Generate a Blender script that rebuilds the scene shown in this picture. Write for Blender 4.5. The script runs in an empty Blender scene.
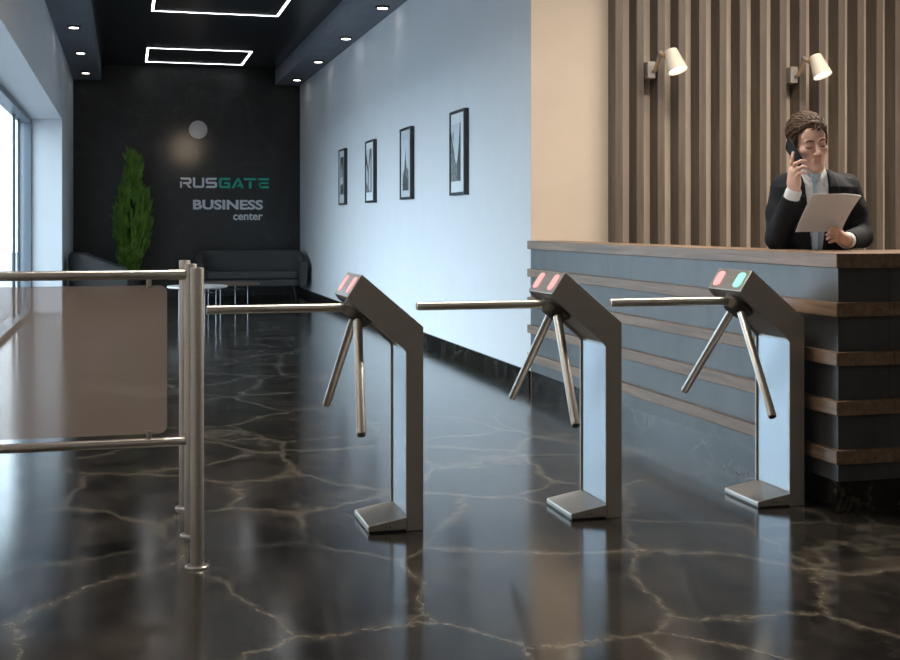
import bpy, bmesh, math, random
import numpy as np
from mathutils import Vector, Matrix
random.seed(7)
np.random.seed(7)
D = bpy.data
SC = bpy.context.scene
COL = SC.collection
PI = math.pi
YAW = math.atan(324/1230)
SY, CY = math.sin(YAW), math.cos(YAW)

# ------------------------------------------------------------------ materials
MATS = {}
def mat(name, col=(.5, .5, .5), rough=.5, metal=0., spec=.5, emit=None, estr=0., coat=0.):
    if name in MATS: return MATS[name]
    m = D.materials.new(name); m.use_nodes = True
    b = m.node_tree.nodes['Principled BSDF']
    b.inputs['Base Color'].default_value = (*col, 1)
    b.inputs['Roughness'].default_value = rough
    b.inputs['Metallic'].default_value = metal
    b.inputs['Specular IOR Level'].default_value = spec
    b.inputs['Coat Weight'].default_value = coat
    if emit:
        b.inputs['Emission Color'].default_value = (*emit, 1)
        b.inputs['Emission Strength'].default_value = estr
    MATS[name] = m
    return m
def N(m, kind, **kw):
    n = m.node_tree.nodes.new(kind)
    for k, v in kw.items():
        if hasattr(n, k): setattr(n, k, v)
        else: n.inputs[k.replace('_', ' ')].default_value = v
    return n
def L(m, a, b): m.node_tree.links.new(a, b)
def ramp(m, stops):
    r = m.node_tree.nodes.new('ShaderNodeValToRGB')
    el = r.color_ramp.elements
    while len(el) < len(stops): el.new(.5)
    for e, (p, c) in zip(el, stops):
        e.position = p; e.color = (*c, 1)
    return r
def coords(m, scale=(1, 1, 1), rot=(0, 0, 0), out='Object'):
    t = N(m, 'ShaderNodeTexCoord'); mp = N(m, 'ShaderNodeMapping')
    mp.inputs['Scale'].default_value = scale; mp.inputs['Rotation'].default_value = rot
    L(m, t.outputs[out], mp.inputs['Vector'])
    return mp.outputs['Vector']
def noisy(name, c0, c1, scale=(8, 8, 8), rough=.6, r2=None, metal=0, spec=.5, bump=0., detail=4, lo=.35, hi=.65):
    if name in MATS: return MATS[name]
    m = mat(name, c0, rough, metal, spec); b = m.node_tree.nodes['Principled BSDF']
    v = coords(m, scale)
    n = N(m, 'ShaderNodeTexNoise', Scale=1.0, Detail=detail, Roughness=.6)
    L(m, v, n.inputs['Vector'])
    r = ramp(m, [(lo, c0), (hi, c1)])
    L(m, n.outputs['Fac'], r.inputs['Fac']); L(m, r.outputs['Color'], b.inputs['Base Color'])
    if bump:
        bp = N(m, 'ShaderNodeBump', Strength=bump, Distance=.01)
        L(m, n.outputs['Fac'], bp.inputs['Height']); L(m, bp.outputs['Normal'], b.inputs['Normal'])
    return m
def wood(name, c0, c1, along, rough=.45, sc=14):
    """grain stretched along the axis given (0,1,2)"""
    if name in MATS: return MATS[name]
    s = [sc*3, sc*3, sc*3]; s[along] = sc*.16
    m = mat(name, c0, rough); b = m.node_tree.nodes['Principled BSDF']
    v = coords(m, tuple(s))
    n = N(m, 'ShaderNodeTexNoise', Scale=1.0, Detail=5, Roughness=.65, Distortion=.6)
    L(m, v, n.inputs['Vector'])
    r = ramp(m, [(.3, c0), (.5, tuple((a+b_)/2 for a, b_ in zip(c0, c1))), (.7, c1)])
    L(m, n.outputs['Fac'], r.inputs['Fac']); L(m, r.outputs['Color'], b.inputs['Base Color'])
    bp = N(m, 'ShaderNodeBump', Strength=.25, Distance=.004)
    L(m, n.outputs['Fac'], bp.inputs['Height']); L(m, bp.outputs['Normal'], b.inputs['Normal'])
    return m
def marble(name, base, patch, vein, vscale, rough, veinw=.02, rot=0., stretch=(1, 1, 1), amount=1., spec=.5, bump=.0, dist=.55):
    m = mat(name, base, rough, 0, spec); b = m.node_tree.nodes['Principled BSDF']
    v = coords(m, stretch, (0, 0, rot))
    n1 = N(m, 'ShaderNodeTexNoise', Scale=2.2, Detail=5, Roughness=.6)
    L(m, v, n1.inputs['Vector'])
    sub = N(m, 'ShaderNodeVectorMath', operation='MULTIPLY_ADD')
    L(m, n1.outputs['Color'], sub.inputs[0]); sub.inputs[1].default_value = (dist, dist, dist); L(m, v, sub.inputs[2])
    n4 = N(m, 'ShaderNodeTexNoise', Scale=14., Detail=3, Roughness=.6)
    L(m, v, n4.inputs['Vector'])
    sub2 = N(m, 'ShaderNodeVectorMath', operation='MULTIPLY_ADD')
    L(m, n4.outputs['Color'], sub2.inputs[0]); sub2.inputs[1].default_value = (.07, .07, .07); L(m, sub.outputs[0], sub2.inputs[2])
    vo = N(m, 'ShaderNodeTexVoronoi', feature='DISTANCE_TO_EDGE', Scale=vscale)
    L(m, sub2.outputs[0], vo.inputs['Vector'])
    rv = ramp(m, [(0., (1, 1, 1)), (veinw, (.45, .45, .45)), (veinw*2.6, (0, 0, 0))])
    L(m, vo.outputs['Distance'], rv.inputs['Fac'])
    vo2 = N(m, 'ShaderNodeTexVoronoi', feature='DISTANCE_TO_EDGE', Scale=vscale*2.7)
    L(m, sub2.outputs[0], vo2.inputs['Vector'])
    rv2 = ramp(m, [(0., (.35, .35, .35)), (veinw*1.2, (0, 0, 0))])
    L(m, vo2.outputs['Distance'], rv2.inputs['Fac'])
    n2 = N(m, 'ShaderNodeTexNoise', Scale=3.1, Detail=6, Roughness=.7)
    L(m, v, n2.inputs['Vector'])
    brk = ramp(m, [(.36, (0, 0, 0)), (.62, (1, 1, 1))])
    L(m, n2.outputs['Fac'], brk.inputs['Fac'])
    n5 = N(m, 'ShaderNodeTexNoise', Scale=26., Detail=3, Roughness=.7)
    L(m, v, n5.inputs['Vector'])
    brk2 = ramp(m, [(.30, (.25, .25, .25)), (.6, (1, 1, 1))])
    L(m, n5.outputs['Fac'], brk2.inputs['Fac'])
    mx = N(m, 'ShaderNodeMath', operation='MULTIPLY'); L(m, rv2.outputs['Color'], mx.inputs[0]); L(m, brk.outputs['Color'], mx.inputs[1])
    ad = N(m, 'ShaderNodeMath', operation='MAXIMUM'); L(m, rv.outputs['Color'], ad.inputs[0]); L(m, mx.outputs[0], ad.inputs[1])
    mu = N(m, 'ShaderNodeMath', operation='MULTIPLY'); L(m, ad.outputs[0], mu.inputs[0]); L(m, brk2.outputs['Color'], mu.inputs[1])
    am = N(m, 'ShaderNodeMath', operation='MULTIPLY'); L(m, mu.outputs[0], am.inputs[0]); am.inputs[1].default_value = amount
    n3 = N(m, 'ShaderNodeTexNoise', Scale=5., Detail=6, Roughness=.72)
    L(m, sub.outputs[0], n3.inputs['Vector'])
    rp = ramp(m, [(.4, base), (.66, patch)])
    L(m, n3.outputs['Fac'], rp.inputs['Fac'])
    mix = N(m, 'ShaderNodeMix', data_type='RGBA')
    L(m, am.outputs[0], mix.inputs['Factor']); L(m, rp.outputs['Color'], mix.inputs['A'])
    mix.inputs['B'].default_value = (*vein, 1)
    L(m, mix.outputs['Result'], b.inputs['Base Color'])
    rr = N(m, 'ShaderNodeMapRange'); rr.inputs['To Min'].default_value = rough*.8; rr.inputs['To Max'].default_value = rough*1.35
    L(m, n3.outputs['Fac'], rr.inputs['Value']); L(m, rr.outputs['Result'], b.inputs['Roughness'])
    if bump:
        bp = N(m, 'ShaderNodeBump', Strength=bump, Distance=.002)
        L(m, n2.outputs['Fac'], bp.inputs['Height']); L(m, bp.outputs['Normal'], b.inputs['Normal'])
    return m

M_FLOOR = marble('floor marble', (.013, .0118, .0108), (.042, .035, .029), (.175, .152, .115), 1.55, .135, .015, .5, (1.0, .80, 1), .8, bump=.04, dist=.26)
M_BACK = marble('black marble wall', (.011, .0105, .010), (.022, .0205, .019), (.07, .066, .062), .9, .30, .008, 0, (1, 1, .8), .35)
M_PLINTH = marble('plinth marble', (.008, .0075, .007), (.02, .017, .014), (.11, .095, .075), 2.2, .14, .012, .2, (1, 1, 1), .8)
M_WALL = noisy('white plaster', (.655, .66, .68), (.675, .68, .70), (3, 3, 3), .75)
M_BEIGE = noisy('beige plaster', (.62, .525, .425), (.65, .55, .45), (3, 3, 3), .7)
M_CEIL = mat('black glossy ceiling', (.012, .013, .015), .25)
M_SOFFIT = noisy('grey blue plaster', (.16, .17, .20), (.18, .19, .22), (3, 3, 3), .7)
M_DARKWALL = mat('grey brown plaster', (.42, .38, .34), .8)
M_STEEL = noisy('brushed steel', (.50, .475, .442), (.535, .51, .475), (3, 3, 90), .41, metal=.72)
M_TUBE = mat('satin steel tube', (.67, .63, .575), .32, 1)
M_ALU = mat('satin aluminium sheet', (.47, .52, .58), .42, 1)
M_DARKSTEEL = mat('dark steel', (.13, .118, .105), .4, 1)
M_BLACKPL = mat('black plastic', (.01, .01, .011), .35)
M_PINK = mat('pink lamp glass', (.6, .25, .25), .4, emit=(1., .44, .44), estr=.78)
M_TEAL = mat('mint lamp glass', (.2, .6, .45), .4, emit=(.36, 1., .76), estr=.85)
M_LED = mat('white led tube', (1, 1, 1), .5, emit=(.95, .97, 1.), estr=9)
M_DOWN = mat('downlight lens', (1, 1, 1), .5, emit=(1., .95, .88), estr=8)
M_SLAT = wood('slat walnut', (.082, .062, .047), (.155, .120, .093), 2, .5, 12)
M_WOODX = wood('walnut board x', (.13, .078, .046), (.30, .195, .125), 0, .38, 10)
M_WOODY = wood('walnut board y', (.13, .078, .046), (.30, .195, .125), 1, .38, 10)
M_PANEL = noisy('dark grey panel', (.035, .0365, .039), (.062, .064, .067), (7, 7, 3), .36, bump=.06, detail=6, spec=.8)
M_SOFA = noisy('charcoal upholstery', (.050, .048, .047), (.064, .061, .060), (60, 60, 60), .8)
M_LEG = mat('dark timber leg', (.03, .022, .018), .5)
M_TABLEW = mat('pale table top', (.55, .50, .47), .4)
M_TABLEB = mat('brown table top', (.10, .062, .045), .4)
M_CHROME = mat('pale metal rod', (.27, .28, .30), .4, 1)
M_FRAME = mat('black picture frame', (.018, .018, .020), .4)
M_MAT = mat('grey white mat board', (.50, .52, .54), .8)
M_MATW = mat('white mat board', (.68, .70, .72), .8)
M_GREYL = mat('grey letters', (.78, .79, .81), .5)
M_GREENL = mat('green letters', (.02, .50, .34), .5)
M_DISC = mat('frosted grey disc', (.36, .36, .38), .55)
M_LEAF = noisy('leaf green', (.085, .19, .02), (.24, .40, .05), (9, 9, 9), .5)
M_BARK = mat('bark', (.05, .035, .025), .8)
M_POT = mat('black planter', (.02, .02, .021), .4)
M_WINF = mat('blue grey aluminium', (.16, .185, .215), .4, .3)
M_SHADE = mat('cream lamp shade', (.80, .72, .60), .5)
M_BULB = mat('lit lamp diffuser', (1, 1, 1), .5, emit=(1, .93, .84), estr=3.2)
M_OAK = wood('oak arm', (.34, .19, .09), (.48, .29, .15), 2, .45, 20)
M_PLATE = mat('grey wall plate', (.45, .41, .37), .45, .4)
M_MULL = mat('dark aluminium', (.03, .033, .037), .4)
M_PAVE = noisy('grey paving', (.22, .22, .23), (.26, .26, .27), (2, 2, 2), .8)
M_SKIN = noisy('skin', (.68, .435, .345), (.73, .48, .39), (14, 14, 14), .5, spec=.35)
M_LIP = mat('lip', (.60, .33, .27), .5)
M_HAIR = noisy('brown hair', (.040, .022, .013), (.125, .072, .043), (30, 30, 30), .6, spec=.25)
M_LASH = mat('dark lash', (.03, .018, .014), .7)
M_NAIL = mat('nail', (.70, .45, .38), .3)
M_SUIT = noisy('midnight navy wool', (.0075, .0085, .012), (.012, .0135, .018), (50, 50, 50), .75, spec=.25)
M_SHIRT = mat('white cotton', (.72, .73, .76), .7)
M_TIE = mat('pale blue silk tie', (.36, .45, .56), .45)
M_SHOE = mat('black leather', (.012, .01, .01), .3)
M_PHONE = mat('black phone', (.004, .004, .005), .55, spec=.15)
M_PAPER = mat('white paper', (.84, .85, .87), .8)
M_BTN = mat('button', (.02, .02, .025), .4)
nt = M_PAPER.node_tree; tl_ = N(M_PAPER, 'ShaderNodeBsdfTranslucent'); tl_.inputs['Color'].default_value = (.86, .88, .90, 1)
mx_ = N(M_PAPER, 'ShaderNodeMixShader'); mx_.inputs[0].default_value = .4
L(M_PAPER, nt.nodes['Principled BSDF'].outputs[0], mx_.inputs[1]); L(M_PAPER, tl_.outputs[0], mx_.inputs[2])
L(M_PAPER, mx_.outputs[0], nt.nodes['Material Output'].inputs['Surface'])
G_LIGHT = mat('print light grey', (.55, .58, .60), .6)
G_MID = noisy('print mid grey', (.07, .075, .08), (.26, .28, .29), (26, 26, 26), .6, detail=6)
G_DARK = noisy('print dark grey', (.012, .013, .015), (.09, .10, .105), (34, 34, 34), .6, detail=6)

def glass_mix(name, tint, fac_t, gloss=.05, rough=.0, body=None):
    """thin pane: part see-through, part coloured body, a little mirror"""
    m = D.materials.new(name); m.use_nodes = True; nt = m.node_tree
    for n in list(nt.nodes):
        if n.type != 'OUTPUT_MATERIAL': nt.nodes.remove(n)
    out = [n for n in nt.nodes if n.type == 'OUTPUT_MATERIAL'][0]
    tr = N(m, 'ShaderNodeBsdfTransparent'); tr.inputs['Color'].default_value = (*tint, 1)
    sh = tr.outputs[0]
    if body:
        df = N(m, 'ShaderNodeBsdfDiffuse'); df.inputs['Color'].default_value = (*body, 1)
        tl = N(m, 'ShaderNodeBsdfTranslucent'); tl.inputs['Color'].default_value = (*body, 1)
        m0 = N(m, 'ShaderNodeMixShader'); m0.inputs[0].default_value = .5
        L(m, df.outputs[0], m0.inputs[1]); L(m, tl.outputs[0], m0.inputs[2])
        mx = N(m, 'ShaderNodeMixShader'); mx.inputs[0].default_value = 1-fac_t
        L(m, sh, mx.inputs[1]); L(m, m0.outputs[0], mx.inputs[2]); sh = mx.outputs[0]
    gl = N(m, 'ShaderNodeBsdfGlossy'); gl.inputs['Roughness'].default_value = rough
    fr = N(m, 'ShaderNodeFresnel'); fr.inputs['IOR'].default_value = 1.45
    mu = N(m, 'ShaderNodeMath', operation='MULTIPLY'); L(m, fr.outputs[0], mu.inputs[0]); mu.inputs[1].default_value = gloss
    m2 = N(m, 'ShaderNodeMixShader')
    L(m, mu.outputs[0], m2.inputs[0]); L(m, sh, m2.inputs[1]); L(m, gl.outputs[0], m2.inputs[2])
    L(m, m2.outputs[0], out.inputs['Surface'])
    return m
M_WGLASS = glass_mix('clear window glass', (.93, .97, .96), 1, .45)
M_SMOKE = glass_mix('bronze tinted panel', (.90, .86, .84), .71, .4, .05, body=(.88, .72, .62))

# ------------------------------------------------------------------ mesh helpers
class MB:
    def __init__(s): s.v = []; s.f = []; s.m = []; s.mi = 0
    def add(s, vs, fs):
        o = len(s.v); s.v += [tuple(p) for p in vs]
        for f in fs: s.f.append(tuple(i+o for i in f)); s.m.append(s.mi)
        return s
    def box(s, x0, x1, y0, y1, z0, z1):
        x0, x1 = min(x0, x1), max(x0, x1); y0, y1 = min(y0, y1), max(y0, y1); z0, z1 = min(z0, z1), max(z0, z1)
        vs = [(x, y, z) for z in (z0, z1) for y in (y0, y1) for x in (x0, x1)]
        return s.add(vs, [(0, 2, 3, 1), (4, 5, 7, 6), (0, 1, 5, 4), (2, 6, 7, 3), (0, 4, 6, 2), (1, 3, 7, 5)])
    def prism(s, poly, axis, a0, a1):
        """2-D polygon (order x,z / x,y / y,z) pulled along axis 1 / 2 / 0"""
        def pt(p, a):
            return {1: (p[0], a, p[1]), 2: (p[0], p[1], a), 0: (a, p[0], p[1])}[axis]
        n = len(poly); vs = [pt(p, a0) for p in poly]+[pt(p, a1) for p in poly]
        fs = [tuple(range(n))[::-1], tuple(range(n, 2*n))]
        for i in range(n):
            j = (i+1) % n; fs.append((i, j, j+n, i+n))
        return s.add(vs, fs)
    def tube(s, pts, rs, seg=16, cap=True):
        pts = [Vector(p) for p in pts]; n = len(pts)
        if not hasattr(rs, '__len__'): rs = [rs]*n
        vs = []; fs = []; prev = None
        for i, p in enumerate(pts):
            t = (pts[min(i+1, n-1)]-pts[max(i-1, 0)]).normalized()
            if prev is None:
                u = t.orthogonal().normalized()
            else:
                u = (prev-t*prev.dot(t)).normalized()
            prev = u; w = t.cross(u)
            for k in range(seg):
                a = 2*PI*k/seg; vs.append(p+(u*math.cos(a)+w*math.sin(a))*rs[i])
        for i in range(n-1):
            for k in range(seg):
                k2 = (k+1) % seg
                fs.append((i*seg+k, i*seg+k2, (i+1)*seg+k2, (i+1)*seg+k))
        if cap:
            fs.append(tuple(range(seg))[::-1]); fs.append(tuple(range((n-1)*seg, n*seg)))
        return s.add(vs, fs)
    def lathe(s, prof, c=(0, 0, 0), seg=32, axis=(0, 0, 1)):
        """profile of (r, h) turned about axis"""
        ax = Vector(axis).normalized(); u = ax.orthogonal().normalized(); w = ax.cross(u); c = Vector(c)
        vs = []; fs = []; n = len(prof)
        for r, h in prof:
            for k in range(seg):
                a = 2*PI*k/seg; vs.append(c+ax*h+(u*math.cos(a)+w*math.sin(a))*max(r, 1e-4))
        for i in range(n-1):
            for k in range(seg):
                k2 = (k+1) % seg; fs.append((i*seg+k, i*seg+k2, (i+1)*seg+k2, (i+1)*seg+k))
        fs.append(tuple(range(seg))[::-1]); fs.append(tuple(range((n-1)*seg, n*seg)))
        return s.add(vs, fs)
    def build(s, name, mats, parent=None, smooth=None, bevel=0, loc=None, seg=2, fix=True):
        me = D.meshes.new(name); me.from_pydata(s.v, [], s.f)
        mats = mats if isinstance(mats, (list, tuple)) else [mats]
        for m in mats: me.materials.append(m)
        if len(mats) > 1: me.polygons.foreach_set('material_index', s.m)
        if fix:
            bm = bmesh.new(); bm.from_mesh(me); bmesh.ops.recalc_face_normals(bm, faces=bm.faces); bm.to_mesh(me); bm.free()
        return link(name, me, parent, smooth, bevel, loc, seg)
def link(name, me, parent=None, smooth=None, bevel=0, loc=None, seg=2):
    o = D.objects.new(name, me); COL.objects.link(o)
    if parent is not None: o.parent = parent
    if loc is not None: o.location = loc
    if smooth is not None:
        me.polygons.foreach_set('use_smooth', [True]*len(me.polygons))
        if smooth < 179: me.set_sharp_from_angle(angle=math.radians(smooth))
    if bevel:
        b = o.modifiers.new('bevel', 'BEVEL'); b.width = bevel; b.segments = seg; b.limit_method = 'ANGLE'; b.angle_limit = math.radians(30)
    return o
def tag(o, label=None, cat=None, group=None, kind=None):
    if label: o['label'] = label
    if cat: o['category'] = cat
    if group: o['group'] = group
    if kind: o['kind'] = kind
    return o
def thing(name, loc, label, cat, rotz=0, group=None):
    o = D.objects.new(name, None); o.empty_display_size = .1; COL.objects.link(o)
    o.location = loc; o.rotation_euler = (0, 0, rotz)
    return tag(o, label, cat, group)
def kids(o): return [c for c in D.objects if c.parent == o]
def copy_tree(o, parent=None):
    c = o.copy(); COL.objects.link(c)
    if parent is not None: c.parent = parent
    for ch in kids(o): copy_tree(ch, c)
    return c
def struct(mb, name, m, **k):
    return tag(mb.build(name, m, **k), kind='structure')
def lamp(kind, name, loc, energy, col, target=None, **kw):
    l = D.lights.new(name, kind); l.energy = energy; l.color = col
    for k, v in kw.items(): setattr(l, k, v)
    o = D.objects.new(name, l); COL.objects.link(o); o.location = loc
    if target is not None:
        o.rotation_euler = (Vector(target)-Vector(loc)).to_track_quat('-Z', 'Y').to_euler()
    return o

# ------------------------------------------------------------------ the setting
YB, XL, XR, YE = 20.867, -.827, 2.86, 8.535     # back wall, left wall, right wall, end of the right wall
ZS, ZC = 3.55, 3.804
YN, XE = -3.5, 7.2                               # wall behind the camera, far side of the reception
WY0, WY1, WZ = 8.2, 17.215, 2.60                 # window opening in the left wall
struct(MB().box(XL-.6, XE+.2, YN-.2, YB+.2, -.15, 0), 'floor', M_FLOOR)
struct(MB().box(XL-.6, XE+.2, YN-.2, YB+.2, ZC, ZC+.15), 'ceiling', M_CEIL)
struct(MB().box(XL-.6, XR+.3, YB, YB+.2, 0, ZC), 'wall_back', M_BACK)
b = MB()
b.box(XL-.55, XL, YN, WY0, 0, ZC); b.box(XL-.55, XL, WY1, YB, 0, ZC); b.box(XL-.55, XL, WY0, WY1, WZ, ZC)
struct(b, 'wall_left', M_WALL)
struct(MB().box(XR, XR+.1, YE+.004, YB, 0, ZC), 'wall_right', M_WALL)
struct(MB().box(XR+.0006, XE, YE, YE+.25, 0, ZC), 'wall_reception', M_BEIGE)
struct(MB().box(XE, XE+.2, YN, YE+.25, 0, ZC), 'wall_side', M_DARKWALL)
struct(MB().box(XL-.6, XE+.2, YN-.2, YN, 0, ZC), 'wall_near', M_DARKWALL)
struct(MB().box(XR-.015, XR, YE+.004, YB, 0, .128), 'baseboard_right', M_PLINTH)
struct(MB().box(XL, -.39, YN, YB, ZS, ZC), 'trim_1', M_SOFFIT)
struct(MB().box(2.44, XR, YN, YB, ZS, ZC), 'trim_2', M_SOFFIT)
struct(MB().box(-60, XL-.62, -40, 60, -.25, -.12), 'ground', M_PAVE)

# window: frame members and panes at the outer face of the opening
WX0, WX1 = -1.375, -1.215
fr = MB()
fr.box(WX0, WX1, WY1-.05, WY1, 0, WZ); fr.box(WX0, WX1, WY0, WY0+.06, 0, WZ)
fr.box(WX0, WX1, WY0, WY1, WZ-.06, WZ); fr.box(WX0, WX1, WY0, WY1, 0, .06)
win = tag(fr.build('window_1', M_WINF, bevel=.004), kind='structure')
mull = [16.58, 15.86, 13.6, 11.5, 9.6]
for y in mull:
    w = .022
    MB().box(-1.340, -1.305, y-w, y+w, .06, WZ-.06).build('mullion', M_MULL, win, bevel=.003)
ys = [WY0+.06]+sorted(mull)+[WY1-.05]
for a, c in zip(ys[:-1], ys[1:]):
    MB().box(-1.325, -1.317, a+.03, c-.03, .06, WZ-.06).build('window_pane', M_WGLASS, win)

# slats on the beige wall: each slat can be unscrewed on its own
slat_mesh = MB().box(0, .058, -.142, 0, 0, ZC).build('wall_slat', M_SLAT, bevel=.002)
SX0, SP = 3.462, .1672
nsl = 20
ordw = ['first', 'second', 'third', 'fourth', 'fifth', 'sixth', 'seventh', 'eighth', 'ninth', 'tenth', 'eleventh', 'twelfth', 'thirteenth', 'fourteenth', 'fifteenth', 'sixteenth', 'seventeenth', 'eighteenth', 'nineteenth', 'twentieth']
for i in range(nsl):
    o = slat_mesh if i == 0 else slat_mesh.copy()
    if i: COL.objects.link(o)
    o.location = (SX0+SP*i, YE-.001, 0)
    tag(o, 'vertical brown wooden wall slat, %s from the plain beige wall strip' % ordw[i], 'wall slat', 'wooden slats behind the reception')

# ------------------------------------------------------------------ ceiling lights
def led(y0, y1, label):
    t = thing('ceiling_light', ((.296+1.848)/2, (y0+y1)/2, ZC), label, 'ceiling light', 0, 'rectangular light frames on the ceiling')
    hx, hy, w = (1.848-.296)/2, (y1-y0)/2, .034
    f = MB(); g = MB()
    for (a, b_, c, d) in ((-hx, hx, -hy, -hy+w), (-hx, hx, hy-w, hy), (-hx, -hx+w, -hy+w, hy-w), (hx-w, hx, -hy+w, hy-w)):
        f.box(a, b_, c, d, -.003, 0); g.box(a+.003, b_-.003, c+.003, d-.003, -.0045, -.0031)
    f.build('frame', M_SOFFIT, t); tag(g.build('diffuser', M_LED, t), 'glowing white diffuser')
    return t
led(18.70, 20.33, 'glowing white rectangular light frame on black ceiling, farther one near back wall')
led(13.85, 15.46, 'glowing white rectangular light frame on black ceiling, cut by top picture edge')
def downlight(x, y, label, group):
    t = thing('downlight', (x, y, ZS), label, 'downlight', 0, group)
    MB().lathe([(.060, -.020), (.076, -.020), (.080, -.016), (.080, 0), (.060, 0)], seg=24).build('trim_ring', M_BLACKPL, t, smooth=40)
    tag(MB().lathe([(.059, -.014), (.055, -.022), (.0, -.024)], seg=24).build('lens', M_DOWN, t, smooth=40), 'glowing white lens')
    lamp('SPOT', 'downlight_beam', (x, y, ZS-.03), .8, (1, .93, .84), (x, y, 0), spot_size=1.5, spot_blend=.8, shadow_soft_size=.06)
for y, w in ((15.27, 'nearest'), (17.53, 'middle'), (19.83, 'farthest')):
    downlight(-.6, y, 'small round recessed downlight in left ceiling beam, %s of the three' % w, 'downlights in the left beam')
for y, w in ((13.04, 'nearest of the four in view'), (15.32, 'second nearest'), (17.62, 'third nearest'), (19.92, 'farthest, by back wall')):
    downlight(2.68, y, 'small round recessed downlight in right ceiling beam, %s' % w, 'downlights in the right beam')

# ------------------------------------------------------------------ reception counter
T = [(1.018, 1.079), (.818, .876), (.615, .671), (.411, .470), (.210, .267)]
PX, PY = .028, .034      # panel face set back behind the bands
LEN, WID, INX, INY = 4.03, 3.3, .27, .60
def wing(loc, label, top, body, plinth, band, m):
    t = thing('reception_counter', loc, label, 'reception counter', 0)
    MB().prism(body, 2, .133, 1.018).build('panel_body', M_PANEL, t)
    tag(MB().prism(plinth, 2, 0, .133).build('plinth', M_PLINTH, t), 'black marble plinth')
    for i, (z0, z1) in enumerate(T):
        MB().prism(top if i == 0 else band, 2, z0, z1).build('countertop' if i == 0 else 'wood_band', m, t, bevel=.003)
    return t
def rc(x0, y0, x1, y1): return [(x0, y0), (x1, y0), (x1, y1), (x0, y1)]
wing((2.82, 4.476, 0), 'long reception counter wing with wooden bands, running back to the beige wall',
     rc(0, 0, INX, LEN), rc(PX, PY, INX-.002, LEN), rc(PX+.006, PY+.02, INX-.002, LEN), rc(0, 0, INX-.001, LEN), M_WOODY)
wing((2.82, 4.476, 0), 'short reception counter wing with wooden bands, facing the viewer below the man',
     rc(INX+.001, 0, WID, INY), rc(INX, PY, WID, INY-.03), rc(INX, PY+.02, WID, INY-.05), rc(INX+.001, 0, WID, PY+.004), M_WOODX)

# ------------------------------------------------------------------ turnstiles
W = .300
def turnstile():
    t = thing('tripod_turnstile', (1.127, 4.685, 0), '', 'turnstile', 0, 'tripod turnstiles in a row')
    side = [(0, 0), (0, .797), (-.245, 1.005), (-.303, .917), (-.291, .897), (-.078, .712), (-.070, .700), (-.070, 0)]
    core = [(-.002, 0), (-.002, .796), (-.245, 1.0035), (-.3015, .9165), (-.284, .906), (-.066, .719), (-.058, .71), (-.058, 0)]
    h = MB()
    h.prism(side, 1, 0, .012); h.prism(side, 1, W-.012, W); h.prism(core, 1, .011, W-.011)
    h.build('housing', M_STEEL, t, bevel=.0025)
    MB().box(-.0625, -.0575, .016, W-.016, .058, .702).build('front_panel', M_ALU, t, bevel=.001)
    ft = MB(); ft.prism([(-.220, .006), (-.220, .024), (-.2165, .0285), (-.060, .056), (-.060, .006)], 1, 0.0, W)
    ft.build('foot', M_STEEL, t, bevel=.003)
    MB().box(-.216, -.004, .004, W-.004, 0, .006).build('base_gasket', M_BLACKPL, t)
    for x in (-.150, -.135):
        MB().lathe([(.003, 0), (.003, .002), (.0, .002)], (x, -.0005, .022), 12, (0, -1, 0)).build('screw', M_DARKSTEEL, t)
    # slot in the lower edge of the head's end
    a = Vector((-.303, 0, .917)); d = Vector((.058, 0, .088)).normalized(); nrm = Vector((-d.z, 0, d.x))
    for k, yc in enumerate((.062, .244)):
        # status lamp: bevelled lozenge lying on the sloping end face
        hl, hw = .036, .031
        sh = [(-hl, -hw*.55), (-hl, hw*.55), (-hl*.72, hw), (hl*.72, hw), (hl, hw*.45), (hl, -hw*.55), (hl*.62, -hw), (-hl*.62, -hw)]
        if k == 1: sh = [(p, -q) for p, q in sh][::-1]
        b = MB(); vs = []
        c0 = a+d*.0535
        for off, sc in ((0.0, 1), (.0018, 1), (.0026, .9)):
            vs += [c0+d*(p*sc)+Vector((0, 1, 0))*(yc+q*sc)+nrm*off for p, q in sh]
        n = len(sh); fs = [tuple(range(2*n, 3*n))]
        for r in range(2):
            fs += [(r*n+i, r*n+(i+1) % n, (r+1)*n+(i+1) % n, (r+1)*n+i) for i in range(n)]
        b.add(vs, fs); b.build('status_lamp', M_PINK, t)
    # hub and three arms: axis at 45 degrees, arms on a cone about it
    hub = Vector((-.232, W/2, .848)); ax = Vector((-.632, 0, -.775)).normalized()
    MB().lathe([(.070, -.03), (.070, .004), (.064, .010), (.057, .030), (.048, .040), (.0, .042)], hub, 32, ax).build('hub', M_DARKSTEEL, t, smooth=35)
    apex = Vector((-.235, W/2, .868))
    e = Vector((-1, 0, 0)); par = ax*e.dot(ax); perp = e-par; side_ = ax.cross(perp)
    for i, Lh in enumerate((.592, .60, .60)):
        an = 2*PI*i/3
        dr = (par+perp*math.cos(an)+side_*math.sin(an)).normalized()
        p0 = apex+dr*.028
        p1 = apex+dr*Lh
        m_ = MB().tube([p0, p1-dr*.006, p1-dr*.002, p1], [.0175, .0175, .0165, .0145], 20).build('arm', M_TUBE, t, smooth=60)
        MB().lathe([(.0145, 0), (.0140, .002), (.0, .003)], p1-dr*.0015, 20, dr).build('end_cap', M_DARKSTEEL, m_, smooth=40)
    return t
T1 = turnstile()
T1['label'] = 'leftmost brushed steel tripod turnstile with two pink lamps, nearest the glass railing'
T2 = copy_tree(T1); T2.location.x = 1.961
T2['label'] = 'middle brushed steel tripod turnstile with two pink lamps, between the other two'
T3 = copy_tree(T1); T3.location.x = 2.797
T3['label'] = 'rightmost brushed steel tripod turnstile with one pink and one mint green lamp, beside the counter'
sl = sorted([c for c in kids(T3) if c.name.startswith('status_lamp')], key=lambda o: min(v.co.y for v in o.data.vertices))
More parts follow.
